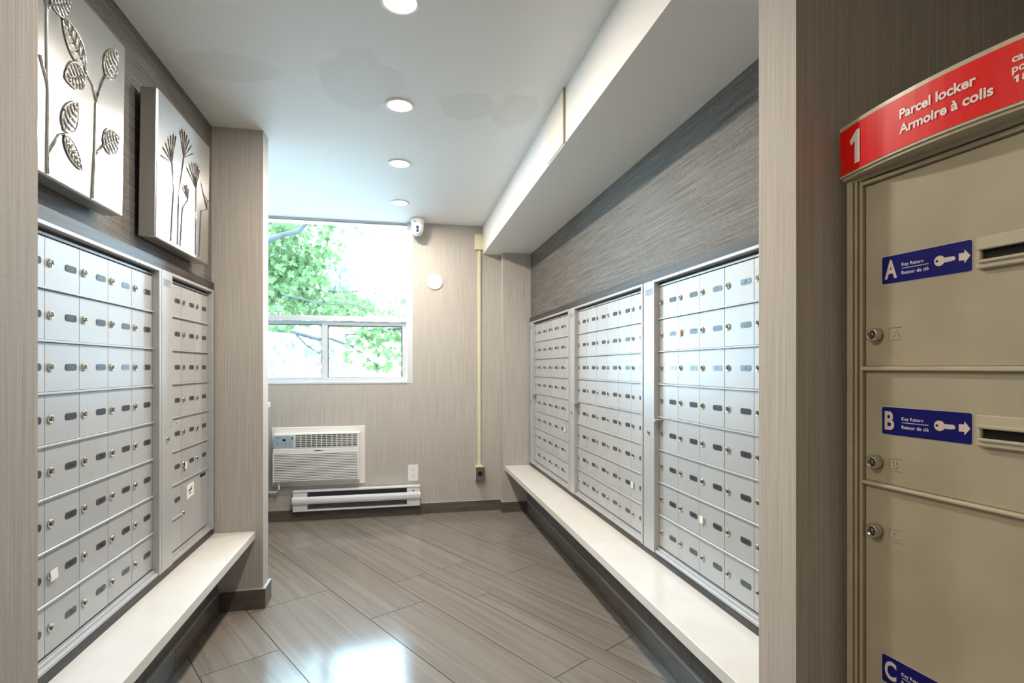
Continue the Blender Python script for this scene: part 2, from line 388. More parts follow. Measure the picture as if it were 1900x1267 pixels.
# ------------------------------------------------------------------ window
wn = bpy.data.objects.new('window_1', None); COL.objects.link(wn); wn['kind'] = 'structure'; wn['label'] = 'white vinyl window with one large pane over two sliding panes'; wn['category'] = 'window'
WX0, WX1, WZ0, WZ1 = -1.27, .107, 1.068, CEIL
boxes('vinyl_white', (.062, WX1, YB-.002, 4.60, WZ0, WZ1), (WX0, -1.225, YB-.002, 4.60, WZ0, WZ1), (-1.225, .062, YB-.004, 4.60, WZ0, 1.082), (-1.225, .062, 4.47, 4.60, 2.366, WZ1)).build('window_frame', wn)
boxes('vinyl_white', (-1.225, .062, 4.485, 4.57, 1.582, 1.612), (-1.225, .062, 4.475, 4.49, 1.572, 1.598), (-1.225, .062, 4.50, 4.58, 1.082, 1.098)).build('middle_rail', wn)
boxes('gasket', (-1.225, .062, 4.47, 4.474, 2.361, 2.366)).build('head_seal', wn)
def sash(x0, x1, y0, wd):
    z0, z1 = 1.098, 1.572
    s_ = boxes('vinyl_white', (x0, x1, y0, y0+.03, z0, z0+wd*.35), (x0, x1, y0, y0+.03, z1-wd*.8, z1), (x0, x0+wd, y0, y0+.03, z0+wd*.35, z1-wd*.8), (x1-wd*.7, x1, y0, y0+.03, z0+wd*.35, z1-wd*.8), bev=.002).build('sash', wn)
    a, b, c, d = x0+wd, x1-wd*.7, z0+wd*.35, z1-wd*.8; e = .008
    boxes('gasket', (a, a+e, y0+.008, y0+.022, c, d), (b-e, b, y0+.008, y0+.022, c, d), (a+e, b-e, y0+.008, y0+.022, c, c+e*.6), (a+e, b-e, y0+.008, y0+.022, d-e, d)).build('gasket', s_)
    B(a+e, b-e, y0+.012, y0+.016, c+e*.6, d-e, m='window_glass').build('pane', s_)
    return s_
sash(-.610, .056, 4.500, .046)
s2 = sash(-1.22, -.585, 4.535, .036)
B(-.604, -.596, 4.488, 4.500, 1.28, 1.33, m='vinyl_white', bev=.001).build('sash_latch', wn)
B(-1.225, .062, 4.525, 4.529, 1.612, 2.366, m='window_glass').build('pane', wn)

# ------------------------------------------------------------------ benches
def bench(label, x0, x1, y0, y1):
    q = B(x0, x1, y0, y1, BENCH-.037, BENCH, m='bench_quartz', bev=.0015)
    o = q.build('bench_slab'); return tag(o, label, 'bench')
bench('long white quartz ledge under the right mailboxes', .853, 1.074, YP1+.001, 4.329)
bench('white quartz ledge under the left mailboxes', -.899, -.700, YP1+.001, YC-.001)

# ------------------------------------------------------------------ mailboxes
PW, PH, NR = .1553, .1385, 8
ST, UH, Z0, DY = .100, 1.160, .024, .025     # stile width, unit height, first row, door recess
def lock_mesh(name, r=.0105):
    q = MB().use('lock_chrome').lathe([(r*1.12, 0), (r*1.12, -.0018), (r, -.0045), (r*.93, -.0052), (r*.80, -.0052), (r*.76, -.0042), (0, -.0040)], 16, 'y')
    q.use('lock_dark').box(-.0011, .0011, -.0048, -.0038, -r*.62, r*.15)
    q.use('lock_dark').lathe([(r*.2, -.0046), (0, -.0047)], 8, 'y', (0, 0, -r*.05)); return q.mesh(name)
ME_LOCK = lock_mesh('lock'); ME_LOCK2 = lock_mesh('cam_lock', .0095)
def door_mesh(wd, ht): return B(.0011, wd-.0011, DY, DY+.006, .0, ht, m='aluminium_door').mesh('door')
ME_DOOR = door_mesh(PW, PH-.009)
def put_digits(q, num, y, h):
    adv = h*.66; x = -adv*(len(num)-1)/2
    for i, ch in enumerate(num): put_text(q, ch, x+i*adv, 0, y, height=h, center=True)
def plate_mesh(num):
    q = MB().use('plate_plastic').poly(rrect(-.0265, .0265, -.0095, .0095, .0075, 0), (0, -.0012, 0))
    if num: q.use('plate_digit'); put_digits(q, num, -.0013, .0095)
    return q.mesh('number_plate')
def number(idx, col):
    f, r = idx//3+1, idx % 3; return '%d%02d' % (f, r*6+col+1)
def mailbox_unit(label, loc, rz, ncol, idx0, parcel=False):
    U = thing('mailbox_unit', label, 'mailboxes', loc, rz, 'wall mailbox units')
    W = ST+ncol*PW+.018; D = .20
    x0 = ST
    st = B(0.0015, ST, 0, DY+.012, 0, UH, m='aluminium', bev=.0012).build('stile', U)
    l = link('stile_lock', ME_LOCK2, st); l.location = (ST*.52, 0, UH*.435)
    q = B(ST*.18, ST*.86, -.0008, 0, UH-.062, UH-.032, m='sticker_grey').use('ink')
    for i in range(3): q.box(ST*.30, ST*(.74-.1*i), -.0011, -.0008, UH-.040-i*.008, UH-.0385-i*.008)
    q.build('sticker', st, label='small pale label sticker')
    for dx in (.30, .74):
        for dz in (-.045, .045):
            MB().use('steel_grey').lathe([(.0016, 0), (.0012, -.0006), (0, -.0007)], 8, 'y', (ST*dx, 0, UH*.435+dz)).build('screw', st)
    xr = ST+ncol*PW
    boxes('aluminium', (ST, W, 0, DY+.012, UH-.011, UH), (xr, W-.0015, 0, DY+.012, 0, UH-.011), (ST, xr, .004, DY+.012, 0, .012), bev=.0008).build('frame', U)
    boxes('aluminium_shadow_gap', (.002, W-.002, DY+.009, D, .001, UH-.001)).build('body', U)
    bl = boxes('aluminium', (ST, xr, DY-.010, DY+.008, .012, Z0-.003), bev=.0008).build('rail', U)
    boxes('aluminium', (ST, xr, DY-.004, DY+.008, Z0+NR*PH-.001, Z0+NR*PH+.0055)).build('rail', U)
    # handle that pulls the whole front open
    hz = Z0+PH*(NR-4)-.012
    boxes('aluminium', (ST+.004, ST+.034, -.010, DY, hz, hz+.003), (ST+.004, ST+.034, -.013, -.010, hz-.007, hz+.003), bev=.0006).build('pull_tab', U)
    for r in range(NR):
        zb = Z0+(NR-1-r)*PH
        if r < NR-1 and not (parcel and r == 6):
            boxes('aluminium', (ST, xr, DY-.007, DY+.006, zb-.0032, zb+.0032), bev=.0012).build('rail', U)
        if parcel and r == 6:
            boxes('aluminium', (ST, ST+PW, DY-.007, DY+.006, zb-.0032, zb+.0032), bev=.0012).build('rail', U)
        for c in range(ncol):
            if parcel and r >= 6 and c >= 1: continue
            d = link('door', ME_DOOR, U); d.location = (ST+c*PW, 0, zb+.0045)
            blank = parcel and r == 7
            if not blank:
                num = number(idx0+r, c) if not parcel else ('12%02d' % (r*3+c+1) if r < 6 else '')
                p = link('number_plate', plate_mesh(num), d); p.location = (PW*.735, DY, (PH-.009)*.5)
                lk = link('lock', ME_LOCK, d); lk.location = (.0215, DY, (PH-.009)*.5)
    if parcel:
        wd, ht = PW*(ncol-1), PH*2-.009
        me = B(.0011, wd-.0011, DY, DY+.006, 0, ht, m='aluminium_door').mesh('parcel_door')
        d = link('parcel_door', me, U, label='large aluminium parcel door'); d.location = (ST+PW, 0, Z0+.0045)
        lk = link('lock', ME_LOCK, d); lk.location = (.018, DY, ht*.49)
        B(wd*.70, wd*.92, DY-.001, DY, ht*.905, ht*.955, m='slot_black').build('black_strip', d)
    return U
UP = 1.060
units_r = []
for i, (lab, idx) in enumerate((('nearest right mailbox unit, beside the beige wall end by the parcel locker', 17), ('middle one of the three mailbox units on the right wall', 9), ('farthest right mailbox unit, against the beige pilaster', 1))):
    units_r.append(mailbox_unit(lab, (FR, 2.196+i*UP-.003*i, .411), R(-90), 6, idx))
ua = mailbox_unit('wide left mailbox unit below the leaf picture, lit blue by the window', (FL, 2.262-(ST+6*PW+.018)-.001, .414), R(90), 6, 25)
ub = mailbox_unit('narrow left mailbox unit with a big parcel door, beside the beige wall end', (FL, 2.262, .414), R(90), 3, 33, parcel=True)
# paper tags stuck over some of the locks
def paper_tag(unit, r, c, label, wd=.022, ht=.026, m='paper_white', dx=0.0, dz=0.0, tilt=0.0):
    zb = Z0+(NR-1-r)*PH+.0045
    p = unit.matrix_basis @ Vector((ST+c*PW+.0215+dx, DY-.0075, zb+(PH-.009)*.5+dz))
    q = MB().use(m).poly(rrect(-wd/2, wd/2, -ht/2, ht/2, .001, 0, 1), (0, .0012, 0))
    q.use('ink')
    o = q.build('paper_tag'); o.location = p; o.rotation_euler = (0, R(tilt), unit.rotation_euler[2]); return tag(o, label, 'paper tag')
for u in units_r+[ua, ub]: u.matrix_basis = Matrix.Translation(u.location) @ Matrix.Rotation(u.rotation_euler[2], 4, 'Z')
paper_tag(units_r[0], 1, 1, 'pinkish paper tag over a lock in the second row of the nearest right unit', m='paper_pink')
paper_tag(units_r[0], 6, 2, 'white paper tag over a low lock on the nearest right unit')
paper_tag(units_r[1], 6, 5, 'white paper tag over a low lock on the middle right unit', wd=.018)
paper_tag(units_r[2], 5, 5, 'small white paper tag on the farthest right mailbox unit', wd=.030, ht=.024)
paper_tag(ua, 6, 2, 'white paper tag over a low lock on the wide left unit', wd=.030, ht=.028, dx=.006, tilt=-6)
paper_tag(ub, 5, 1, 'folded white paper tag hanging from a lock on the narrow left unit', wd=.022, ht=.030, dx=.012, dz=-.008, tilt=10)
nq = MB().use('paper_white').poly([(-.045, 0, -.030), (.040, 0, -.030), (.045, 0, .022), (.036, 0, .032), (-.042, 0, .032)], (0, .001, 0))
nq.use('ink').poly([(-.022, -.0006, -.002), (.016, -.0006, .002), (.019, -.0006, .016), (.006, -.0006, .008), (-.02, -.0006, .006)], (0, .0005, 0)).box(-.018, .010, -.0006, 0, -.012, -.009)
no = nq.build('paper_notice'); no.location = ub.matrix_basis @ Vector((ST+PW*1.62, DY-.0022, Z0+PH*1.55)); no.rotation_euler = (0, R(-4), R(90))
tag(no, 'white paper notice with a dark mark stuck on the big parcel door', 'paper notice')

# ------------------------------------------------------------------ pictures
def picture(label, y0, z0, size, depth, art, lean):
    P = thing('picture', label, 'picture', (XL+.012, y0, z0), R(90), 'embossed silver pictures')
    P.rotation_mode = 'XYZ'; P.matrix_basis = Matrix.Translation(P.location) @ Matrix.Rotation(R(90), 4, 'Z') @ Matrix.Rotation(R(lean), 4, 'X')
    q = MB().use('silver_side'); f = .004
    q.box(0, size, -depth+.002, 0, 0, size, bev=.003)
    q.build('canvas_box', P)
    B(.002, size-.002, -depth, -depth+.0025, .002, size-.002, m='silver_polished', bev=.001).build('face', P)
    art(P, y0, z0, -depth)
    return P
def stem(P, pts, y0, z0, d, r=.0035):
    MB().use('silver_bright').tube([(a-y0, d-.001, b-z0) for a, b in pts], r, 6).build('stem', P)
def leaf(P, base, tip, width, y0, z0, d, ribs=5):
    b = Vector((base[0]-y0, 0, base[1]-z0)); t = Vector((tip[0]-y0, 0, tip[1]-z0)); ax = t-b; L = ax.length; ax.normalize(); nr = Vector((-ax.z, 0, ax.x))
    prof = lambda s: math.sin(math.pi*min(1, s**.8))**.75*width/2
    N = 12; left = [b+ax*L*i/N+nr*prof(i/N) for i in range(N+1)]; right = [b+ax*L*i/N-nr*prof(i/N) for i in range(N+1)]
    ring = left+right[-2:0:-1]
    q = MB().use('silver_dark').poly([(p.x, d-.0005, p.z) for p in ring], (0, -.0015, 0))
    q.use('silver_bright')
    q.tube([(p.x, d-.002, p.z) for p in ring+[ring[0]]], .0022, 5)
    q.tube([(p.x, d-.0025, p.z) for p in (b, b+ax*L*.95)], .0018, 5)
    for i in range(1, ribs+1):
        s = i/(ribs+1.3); c = b+ax*L*s
        for sg in (1, -1):
            e = min(1, s+.10); m_ = c+ax*L*.03+nr*sg*prof(s)*.5; p = b+ax*L*e+nr*sg*prof(e)*.93
            q.tube([(x.x, d-.0022, x.z) for x in (c, m_, p)], [.0036, .0040, .0022], 5)
    q.build('leaf', P)
def art_leaves(P, y0, z0, d):
    S = lambda p: stem(P, p, y0, z0, d)
    S([(1.684, 1.668), (1.689, 1.788), (1.693, 1.93), (1.696, 1.951), (1.722, 2.008), (1.74, 2.04)])
    S([(1.693, 1.945), (1.674, 1.978), (1.649, 1.990), (1.637, 2.004)]); S([(1.649, 1.990), (1.631, 1.981)])
    S([(1.689, 1.788), (1.734, 1.835)])
    S([(1.492, 1.668), (1.490, 1.715), (1.488, 1.865), (1.483, 1.896), (1.479, 2.057), (1.467, 2.10)]); S([(1.456, 1.935), (1.486, 1.881)]); S([(1.480, 2.055), (1.494, 2.082)])
    S([(1.490, 1.716), (1.533, 1.779), (1.554, 1.790)])
    S([(1.39, 1.668), (1.392, 1.80), (1.40, 1.93)])
    for b, t, wd in (((1.637, 2.005), (1.538, 2.080), .072), ((1.634, 1.982), (1.552, 1.932), .066), ((1.740, 2.038), (1.800, 2.142), .066), ((1.735, 1.836), (1.820, 1.892), .070), ((1.494, 2.082), (1.570, 2.135), .060), ((1.552, 1.798), (1.608, 1.895), .060), ((1.554, 1.786), (1.630, 1.726), .044), ((1.40, 1.93), (1.43, 2.03), .06), ((1.392, 1.80), (1.355, 1.87), .055)):
        leaf(P, b, t, wd, y0, z0, d)
def art_heads(P, y0, z0, d):
    for st_, base, tips in (
        ([(2.202, 1.668), (2.219, 1.871), (2.202, 1.959)], (2.202, 1.959), [(2.111, 1.951), (2.125, 1.985), (2.145, 2.01), (2.165, 2.035), (2.185, 2.055), (2.21, 2.07), (2.232, 2.072)]),
        ([(2.264, 1.668), (2.267, 1.864), (2.308, 2.018)], (2.310, 2.020), [(2.270, 2.11), (2.290, 2.125), (2.315, 2.125), (2.338, 2.12), (2.360, 2.11), (2.382, 2.095), (2.401, 2.072)]),
        ([(2.288, 1.668), (2.306, 1.823), (2.357, 1.870)], (2.359, 1.871), [(2.303, 1.90), (2.315, 1.915), (2.330, 1.92), (2.345, 1.925), (2.362, 1.915)]),
        ([(2.447, 1.668), (2.442, 1.941)], (2.442, 1.941), [(2.345, 1.992), (2.368, 2.015), (2.392, 2.03), (2.417, 2.04), (2.440, 2.045), (2.460, 2.042), (2.477, 2.032)]),
        ([(2.487, 1.668), (2.501, 1.868), (2.571, 1.892)], (2.573, 1.892), [(2.498, 1.985), (2.510, 1.968), (2.525, 1.955), (2.540, 1.945), (2.560, 1.94), (2.582, 1.938)])):
        stem(P, st_, y0, z0, d, .0022)
        q = MB().use('silver_dark'); b = Vector((base[0]-y0, d-.001, base[1]-z0))
        for a, c in tips: q.tube([b, (a-y0, d-.0012, c-z0)], [.0009, .0019], 5)
        q.use('silver_bright')
        for a, c in tips:
            for f in (.8, 1.06): q.lathe([(.0022, 0), (.0016, -.0016), (0, -.002)], 6, 'y', (b.x+(a-y0-b.x)*f, d, b.z+(c-z0-b.z)*f))
        q.build('seed_head', P)
picture('embossed silver picture of broad leaves on stems, nearer one on the left wall', 1.330, 1.662, .522, .056, art_leaves, .8)
picture('embossed silver picture of fan-shaped seed heads, beside the beige wall end', 2.078, 1.655, .522, .056, art_heads, .8)

# ------------------------------------------------------------------ downlights
def downlight(x, y, label, watts, color=WARM):
    t = thing('downlight', label, 'ceiling light', (x, y, CEIL), 0, 'round recessed downlights')
    MB().use('lamp_trim').lathe([(.052, 0), (.066, 0), (.066, -.003), (.060, -.007), (.053, -.006), (.052, -.003)], 32).build('trim_ring', t)
    MB().use('lamp_lens').lathe([(.0525, -.001), (.0525, -.004), (.035, -.0055), (0, -.006)], 32).build('lens', t)
    l = bpy.data.lights.new('downlight_lamp', 'AREA'); l.shape = 'DISK'; l.size = .096; l.energy = watts; l.color = color
    o = bpy.data.objects.new('downlight_lamp', l); COL.objects.link(o); o.parent = t; o.location = (0, 0, -.008)
for y, lb in ((1.759, 'nearest lit downlight, cut by the top edge of the photo'), (2.455, 'second lit downlight from the front, between the ceiling patches'), (3.155, 'third lit downlight from the front'), (3.905, 'farthest lit downlight, just in front of the window')):
    downlight(.002, y, lb, LAMP_W)
downlight(-.95, .66, 'lobby downlight beside the left wall end, out of the photo', LOBBY_W, (1.0, .83, .61))
downlight(-.95, -1.2, 'added unseen lobby fill light behind the viewer', LOBBY_W*.4, (1.0, .83, .61))  # weak fill lamp added out of view, no known fixture there

# ------------------------------------------------------------------ security camera
t = thing('security_camera', 'white turret security camera on the ceiling at the window corner', 'camera', (.142, 4.31, CEIL))
MB().use('plastic_white').lathe([(.055, 0), (.055, -.012), (.053, -.03), (.050, -.045)], 28).build('base', t)
MB().use('plastic_white').lathe([(.050, -.045), (.0505, -.07), (.047, -.095), (.038, -.118), (.024, -.133), (0, -.140)], 28).build('turret', t)
q = MB().use('plastic_white').poly([(.026*math.cos(i*math.pi/12)*1.0, -.047, -.088+.040*math.sin(i*math.pi/12)) for i in range(24)], (0, .02, 0)); fp = q.build('face_plate', t)
for dz in (-.078, -.104): MB().use('lens_blue_black').lathe([(.0125, 0), (.0125, -.003), (.009, -.005), (0, -.0055)], 16, 'y', (0, -.047, dz)).build('lens', fp)
q = MB().use('ink')
for dx in (-.026, -.012): q.box(dx-.005, dx+.005, -.0548, -.05, -.036, -.031)
q.build('printed_mark', t)
t.rotation_euler = (0, 0, R(-4))

# ------------------------------------------------------------------ back wall fittings
o = MB().use('paint_white').lathe([(.066, 0), (.066, -.006), (.060, -.010), (.03, -.0115), (0, -.012)], 32, 'y').build('round_cover'); o.location = (.286, YB, 1.901)
tag(o, 'round white cover plate on the back wall right of the window', 'cover plate')
t = thing('cable_raceway', 'cream cable raceway with box running down the right of the back wall', 'raceway', (.653, YB, .26))
B(-.040, .038, -.040, 0, 1.917, 2.043, m='raceway_cream', bev=.003).build('upper_box', t)
MB().use('raceway_cream').lathe([(.004, 0), (.003, -.0015), (0, -.002)], 8, 'y', (0, -.040, 2.025)).build('screw', t)
B(-.0125, .0125, -.014, 0, .132, 1.917, m='raceway_cream', bev=.002).build('channel', t)
rb = B(-.036, .036, -.045, 0, .0, .118, m='raceway_cream', bev=.003).build('lower_box', t)
B(-.034, .036, -.049, -.045, .0, .112, m='steel_grey', bev=.002).build('cover_plate', rb)
MB().use('slot_black').lathe([(.020, 0), (.020, -.002), (.017, -.003), (0, -.003)], 20, 'y', (.002, -.049, .058)).build('socket_hole', rb)
MB().use('raceway_cream').box(-.017, .017, -.020, 0, .118, .132, bev=.002).build('connector', t)
t = thing('wall_outlet', 'white duplex wall outlet above the right end of the heater', 'outlet', (.110, YB, .338))
MB().use('plastic_white').poly(rrect(-.040, .040, -.066, .066, .004, 0), (0, -.005, 0)).build('cover_plate', t)
for dz in (-.028, .022):
    r_ = MB().use('plastic_white').poly(rrect(-.017, .017, dz-.020, dz+.020, .006, -.005), (0, -.0025, 0)).build('receptacle', t)
    boxes('ink', (-.009, -.006, -.0079, -.0074, dz, dz+.010), (.005, .008, -.0079, -.0074, dz, dz+.010), (-.003, .002, -.0079, -.0074, dz-.011, dz-.006)).build('slots', r_)
MB().use('steel_grey').lathe([(.003, 0), (.002, -.001), (0, -.0012)], 8, 'y', (0, -.005, -.003)).build('screw', t)

# air conditioner in a wall sleeve
t = thing('air_conditioner', 'white through-wall air conditioner below the window', 'air conditioner', (-.618, YB, .270))
w2, H_ = .350, .462
def mitre(x0, x1, z0, z1, fw, y0, y1, m):
    q = MB().use(m); A = [(x0, z0), (x1, z0), (x1, z1), (x0, z1)]; I = [(x0+fw, z0+fw), (x1-fw, z0+fw), (x1-fw, z1-fw), (x0+fw, z1-fw)]
    for i in range(4):
        j = (i+1) % 4; q.poly([(A[i][0], y0, A[i][1]), (A[j][0], y0, A[j][1]), (I[j][0], y1, I[j][1]), (I[i][0], y1, I[i][1])], (0, -y0 if y0 else .004, 0))
    return q
fq = MB().use('appliance_white'); fq.box(-w2, w2, -.010, 0, 0, H_, bev=.004); fq.build('sleeve_trim', t)
bd = B(-.325, .312, -.066, -.010, .036, .420, m='appliance_white', bev=.008).build('body', t)
cp = B(-.315, -.178, -.068, -.0655, .310, .402, m='control_blue', bev=.0008).build('control_panel', bd)
boxes('display_black', (-.258, -.236, -.0692, -.068, .362, .378), (-.192, -.182, -.0692, -.068, .376, .388)).build('display', cp)
q = MB().use('ink')
for i in range(4):
    for j in range(2): q.box(-.300+i*.030, -.292+i*.030, -.0688, -.068, .330+j*.014, .3335+j*.014)
for i in range(3): q.box(-.304+i*.011, -.296+i*.011, -.0688, -.068, .388, .392)
q.build('buttons', cp)
B(-.165, .294, -.0672, -.066, .314, .408, m='appliance_shadow').build('air_outlet', bd)
ol = bpy.data.objects.new('outlet_grille', boxes('appliance_white', (-.168, .297, -.072, -.066, .408, .412), (-.168, .297, -.072, -.066, .310, .314), (-.168, -.164, -.072, -.066, .314, .408), (.293, .297, -.072, -.066, .314, .408), bev=.001).mesh('outlet_grille')); COL.objects.link(ol); ol.parent = t
for i in range(6):
    z = .326+i*.0138; B(-.164, .293, -.0715, -.0672, z, z+.0048, m='appliance_white').build('louvre', ol)
for i in range(11):
    x = -.128+i*.038; B(x, x+.005, -.0705, -.0672, .314, .408, m='appliance_white').build('vane', ol)
for x in (.018, .168): 
    MB().use('appliance_white').tube([(x-.012, -.0725, .350), (x, -.0735, .360), (x+.012, -.0725, .350)], .0026, 6).build('vane_lever', ol)
fpn = B(-.325, .302, -.070, -.066, .044, .300, m='appliance_white', bev=.002).build('front_panel', t)
MB().use('appliance_shadow').poly([(-.045+.09*i/10, -.0705, .278+.010*math.sin(math.pi*i/10)) for i in range(11)], (0, .0005, 0)).build('finger_notch', fpn)
B(-.318, .298, -.0712, -.070, .052, .268, m='appliance_shadow').build('intake', fpn)
for i in range(17):
    z = .054+i*.0128; k = max(0, 3-i)*.012
    B(-.318+(k*1.2 if i < 3 else 0)*0, .298, -.078, -.0705, z, z+.0078, m='appliance_white', bev=.0012).build('slat', fpn)
for sx in (-1, 1): B(-.326 if sx < 0 else .296, -.317 if sx < 0 else .303, -.079, -.0705, .046, .276, m='appliance_white', bev=.001).build('slat_side', fpn)
MB().use('plastic_white').tube([(-.286, -.05, .038), (-.286, -.052, -.01), (-.292, -.05, -.026), (-.315, -.04, -.034), (-.36, -.03, -.034), (-.45, -.03, -.028), (-.60, -.02, -.03)], .0075, 8).build('power_cord', t)

# baseboard heater
t = thing('baseboard_heater', 'white electric baseboard heater under the air conditioner', 'heater', (-.320, YB, .082))
hw, hh = .484, .162
boxes('heater_white', (-hw, hw, -.010, 0, 0, hh), (-hw, hw, -.064, 0, hh-.012, hh), (-hw, hw, -.060, 0, 0, .010), bev=.0015).build('housing', t)
for s_ in (-1, 1):
    xa, xb = (-hw, -hw+.105) if s_ < 0 else (hw-.105, hw)
    B(xa, xb, -.060, -.010, .010, hh-.012, m='heater_white', bev=.003).build('end_cap', t)
B(hw-.058, hw-.048, -.0615, -.060, .118, .128, m='display_black').build('thermostat_mark', t)
pts = [(-.060, .055), (-.072, .060), (-.077, .075), (-.077, .095), (-.072, .108), (-.062, .113)]
MB().use('heater_white').poly([(-hw-.004, y, z) for y, z in pts], (2*hw+.008, 0, 0)).build('front_cover', t)
fq = MB().use('heater_fins').box(-hw+.106, hw-.106, -.018, -.0105, .012, hh-.013)
fq.build('back_plate', t)
for i in range(36):
    x = -hw+.116+i*.0207; B(x, x+.0012, -.055, -.018, .030, .050, m='heater_fins').build('fin', t)

# low cabinet in the alcove, only its edge shows past the wall end
t = thing('counter_cabinet', 'dark cabinet with a cream top, its edge just visible past the left wall end', 'cabinet', (-1.172, 3.76, 0))
B(-.28, .278, -.22, .225, .0, .92, m='cabinet_dark', bev=.002).build('body', t)
B(-.284, .290, -.23, .24, .92, .955, m='bench_quartz', bev=.002).build('top', t)

# ------------------------------------------------------------------ parcel locker
LA = 4.94
K = thing('parcel_locker', 'beige metal parcel locker with red sign and blue key return labels', 'parcel locker', (.945, .97, 0), R(-90+LA))
LWD = .47
boxes('locker_paint', (-.004, LWD, .012, .29, .06, 1.598), bev=.002).build('body', K)
B(.01, LWD-.01, .03, .28, 0, .06, m='locker_shadow').build('plinth', K)
fr_ = boxes('locker_paint', (-.004, .010, -.004, .012, .06, 1.600), (.0125, .019, -.002, .012, .06, 1.592), (.0215, .0285, .001, .012, .06, 1.590), (LWD-.03, LWD, -.004, .012, .06, 1.600), (.010, LWD-.03, -.004, .012, 1.590, 1.600), (.0285, LWD-.03, .000, .012, 1.5795, 1.587), bev=.0008).build('frame', K)
doors = (('A', 1.202, 1.577, 1.4217, 1.266, True), ('B', .965, 1.192, 1.120, 1.006, True), ('C', .14, .957, .621, .866, True))
B(.0285, LWD-.03, -.003, .012, 1.1925, 1.2015, m='locker_cream', bev=.002).build('divider', K)
B(.0285, LWD-.03, -.003, .012, .9575, .9645, m='locker_cream', bev=.002).build('divider', K)
for ch, z0, z1, zl, zk, _ in doors:
    d = B(.0305, LWD-.032, .008, .014, z0, z1, m='locker_paint', bev=.001).build('door', K)
    # key return label
    h = .0546; x0, x1 = .0675, .2305; y = .0078
    lq = MB().use('label_border').poly(rrect(x0-.001, x1+.001, zl-h-.001, zl+.001, .004, y), (0, -.0004, 0))
    lq.use('label_blue').poly(rrect(x0, x1, zl-h, zl, .0035, y-.0004), (0, -.0006, 0))
    yt = y-.0012
    lq.use('label_letter'); put_text(lq, ch, x0+.0055, zl-h+.009, yt, height=.0375, width={'A': .0255, 'B': .0195, 'C': .024}[ch], bold=.032)
    kc, kz = x0+.110, zl-h*.50
    n = 16; ring = [(kc+.0095*math.cos(2*math.pi*i/n), yt, kz+.0095*math.sin(2*math.pi*i/n)) for i in range(n)]
    lq.poly(ring)
    lq.poly([(kc+.008, yt, kz+.004), (kc+.008, yt, kz-.004), (kc+.012, yt, kz-.005), (kc+.014, yt, kz-.0038), (kc+.016, yt, kz-.005), (kc+.018, yt, kz-.0034), (kc+.020, yt, kz-.005), (kc+.022, yt, kz-.0034), (kc+.0245, yt, kz-.004), (kc+.0275, yt, kz-.0005), (kc+.0245, yt, kz+.004)][::-1])
    ax0 = x0+.1425
    lq.poly([(ax0, yt, kz-.0065), (ax0+.009, yt, kz-.0065), (ax0+.009, yt, kz-.0125), (ax0+.0185, yt, kz), (ax0+.009, yt, kz+.0125), (ax0+.009, yt, kz+.0065), (ax0, yt, kz+.0065)])
    lq.use('label_text'); put_text(lq, 'Key Return', x0+.040, zl-h*.44, yt, width=.041, bold=.012)
    put_text(lq, 'Retour de cl\u00e9', x0+.040, zl-h*.74, yt, width=.051, bold=.012)
    lq.box(x0+.0405, x0+.0905, yt, yt+.0004, zl-h*.535, zl-h*.515)
    lq.use('slot_black').lathe([(.0024, 0), (0, -.0002)], 10, 'y', (kc-.0045, yt, kz))
    lq.build('key_return_label', d, label='blue label with white letter %s and key symbol' % ch)
    # key slot plate
    sz = zl-.027
    sp = boxes('locker_cream', (.242, .375, -.002, .008, sz-.028, sz-.014), (.242, .375, -.002, .008, sz+.004, sz+.026), (.242, .250, -.002, .008, sz-.014, sz+.004), (.330, .375, -.002, .008, sz-.014, sz+.004), bev=.002).build('key_slot', d)
    boxes('locker_cream', (.246, .334, -.007, -.001, sz+.003, sz+.010), (.246, .334, -.006, -.001, sz-.019, sz-.013), (.328, .334, -.0065, -.001, sz-.013, sz+.003), bev=.0018).build('slot_rim', sp)
    B(.250, .330, .004, .0079, sz-.014, sz+.004, m='slot_black').build('slot_opening', sp)
    # barrel lock
    lk = MB().use('lock_chrome').lathe([(.0142, .008), (.0142, .002), (.0135, -.006), (.0125, -.0085), (.0110, -.009), (.0090, -.0090), (.0085, -.0070), (0, -.0070)], 24, 'y', (.0555, 0, zk)).build('lock', d)
    lk2 = MB().use('steel_grey').lathe([(.0062, -.007), (.0060, -.0085), (0, -.0087)], 16, 'y', (.0555, 0, zk)).use('lock_dark').box(.0545, .0565, -.0092, -.0085, zk-.0045, zk+.0045)
    lk2.build('lock_core', d)
    # stamped letter in a square; lighter letter colour stands in for relief shading
    bx, bz = .0805, zk-.012
    sq = boxes('locker_paint', (bx, bx+.026, .0068, .008, bz+.0245, bz+.026), (bx, bx+.0012, .0068, .008, bz, bz+.0245), (bx+.0012, bx+.026, .0068, .008, bz, bz+.0012))
    sq.use('locker_cream'); put_text(sq, ch, bx+.007, bz+.005, .0066, height=.016)
    sq.build('stamped_letter', d, label='stamped letter %s' % ch)
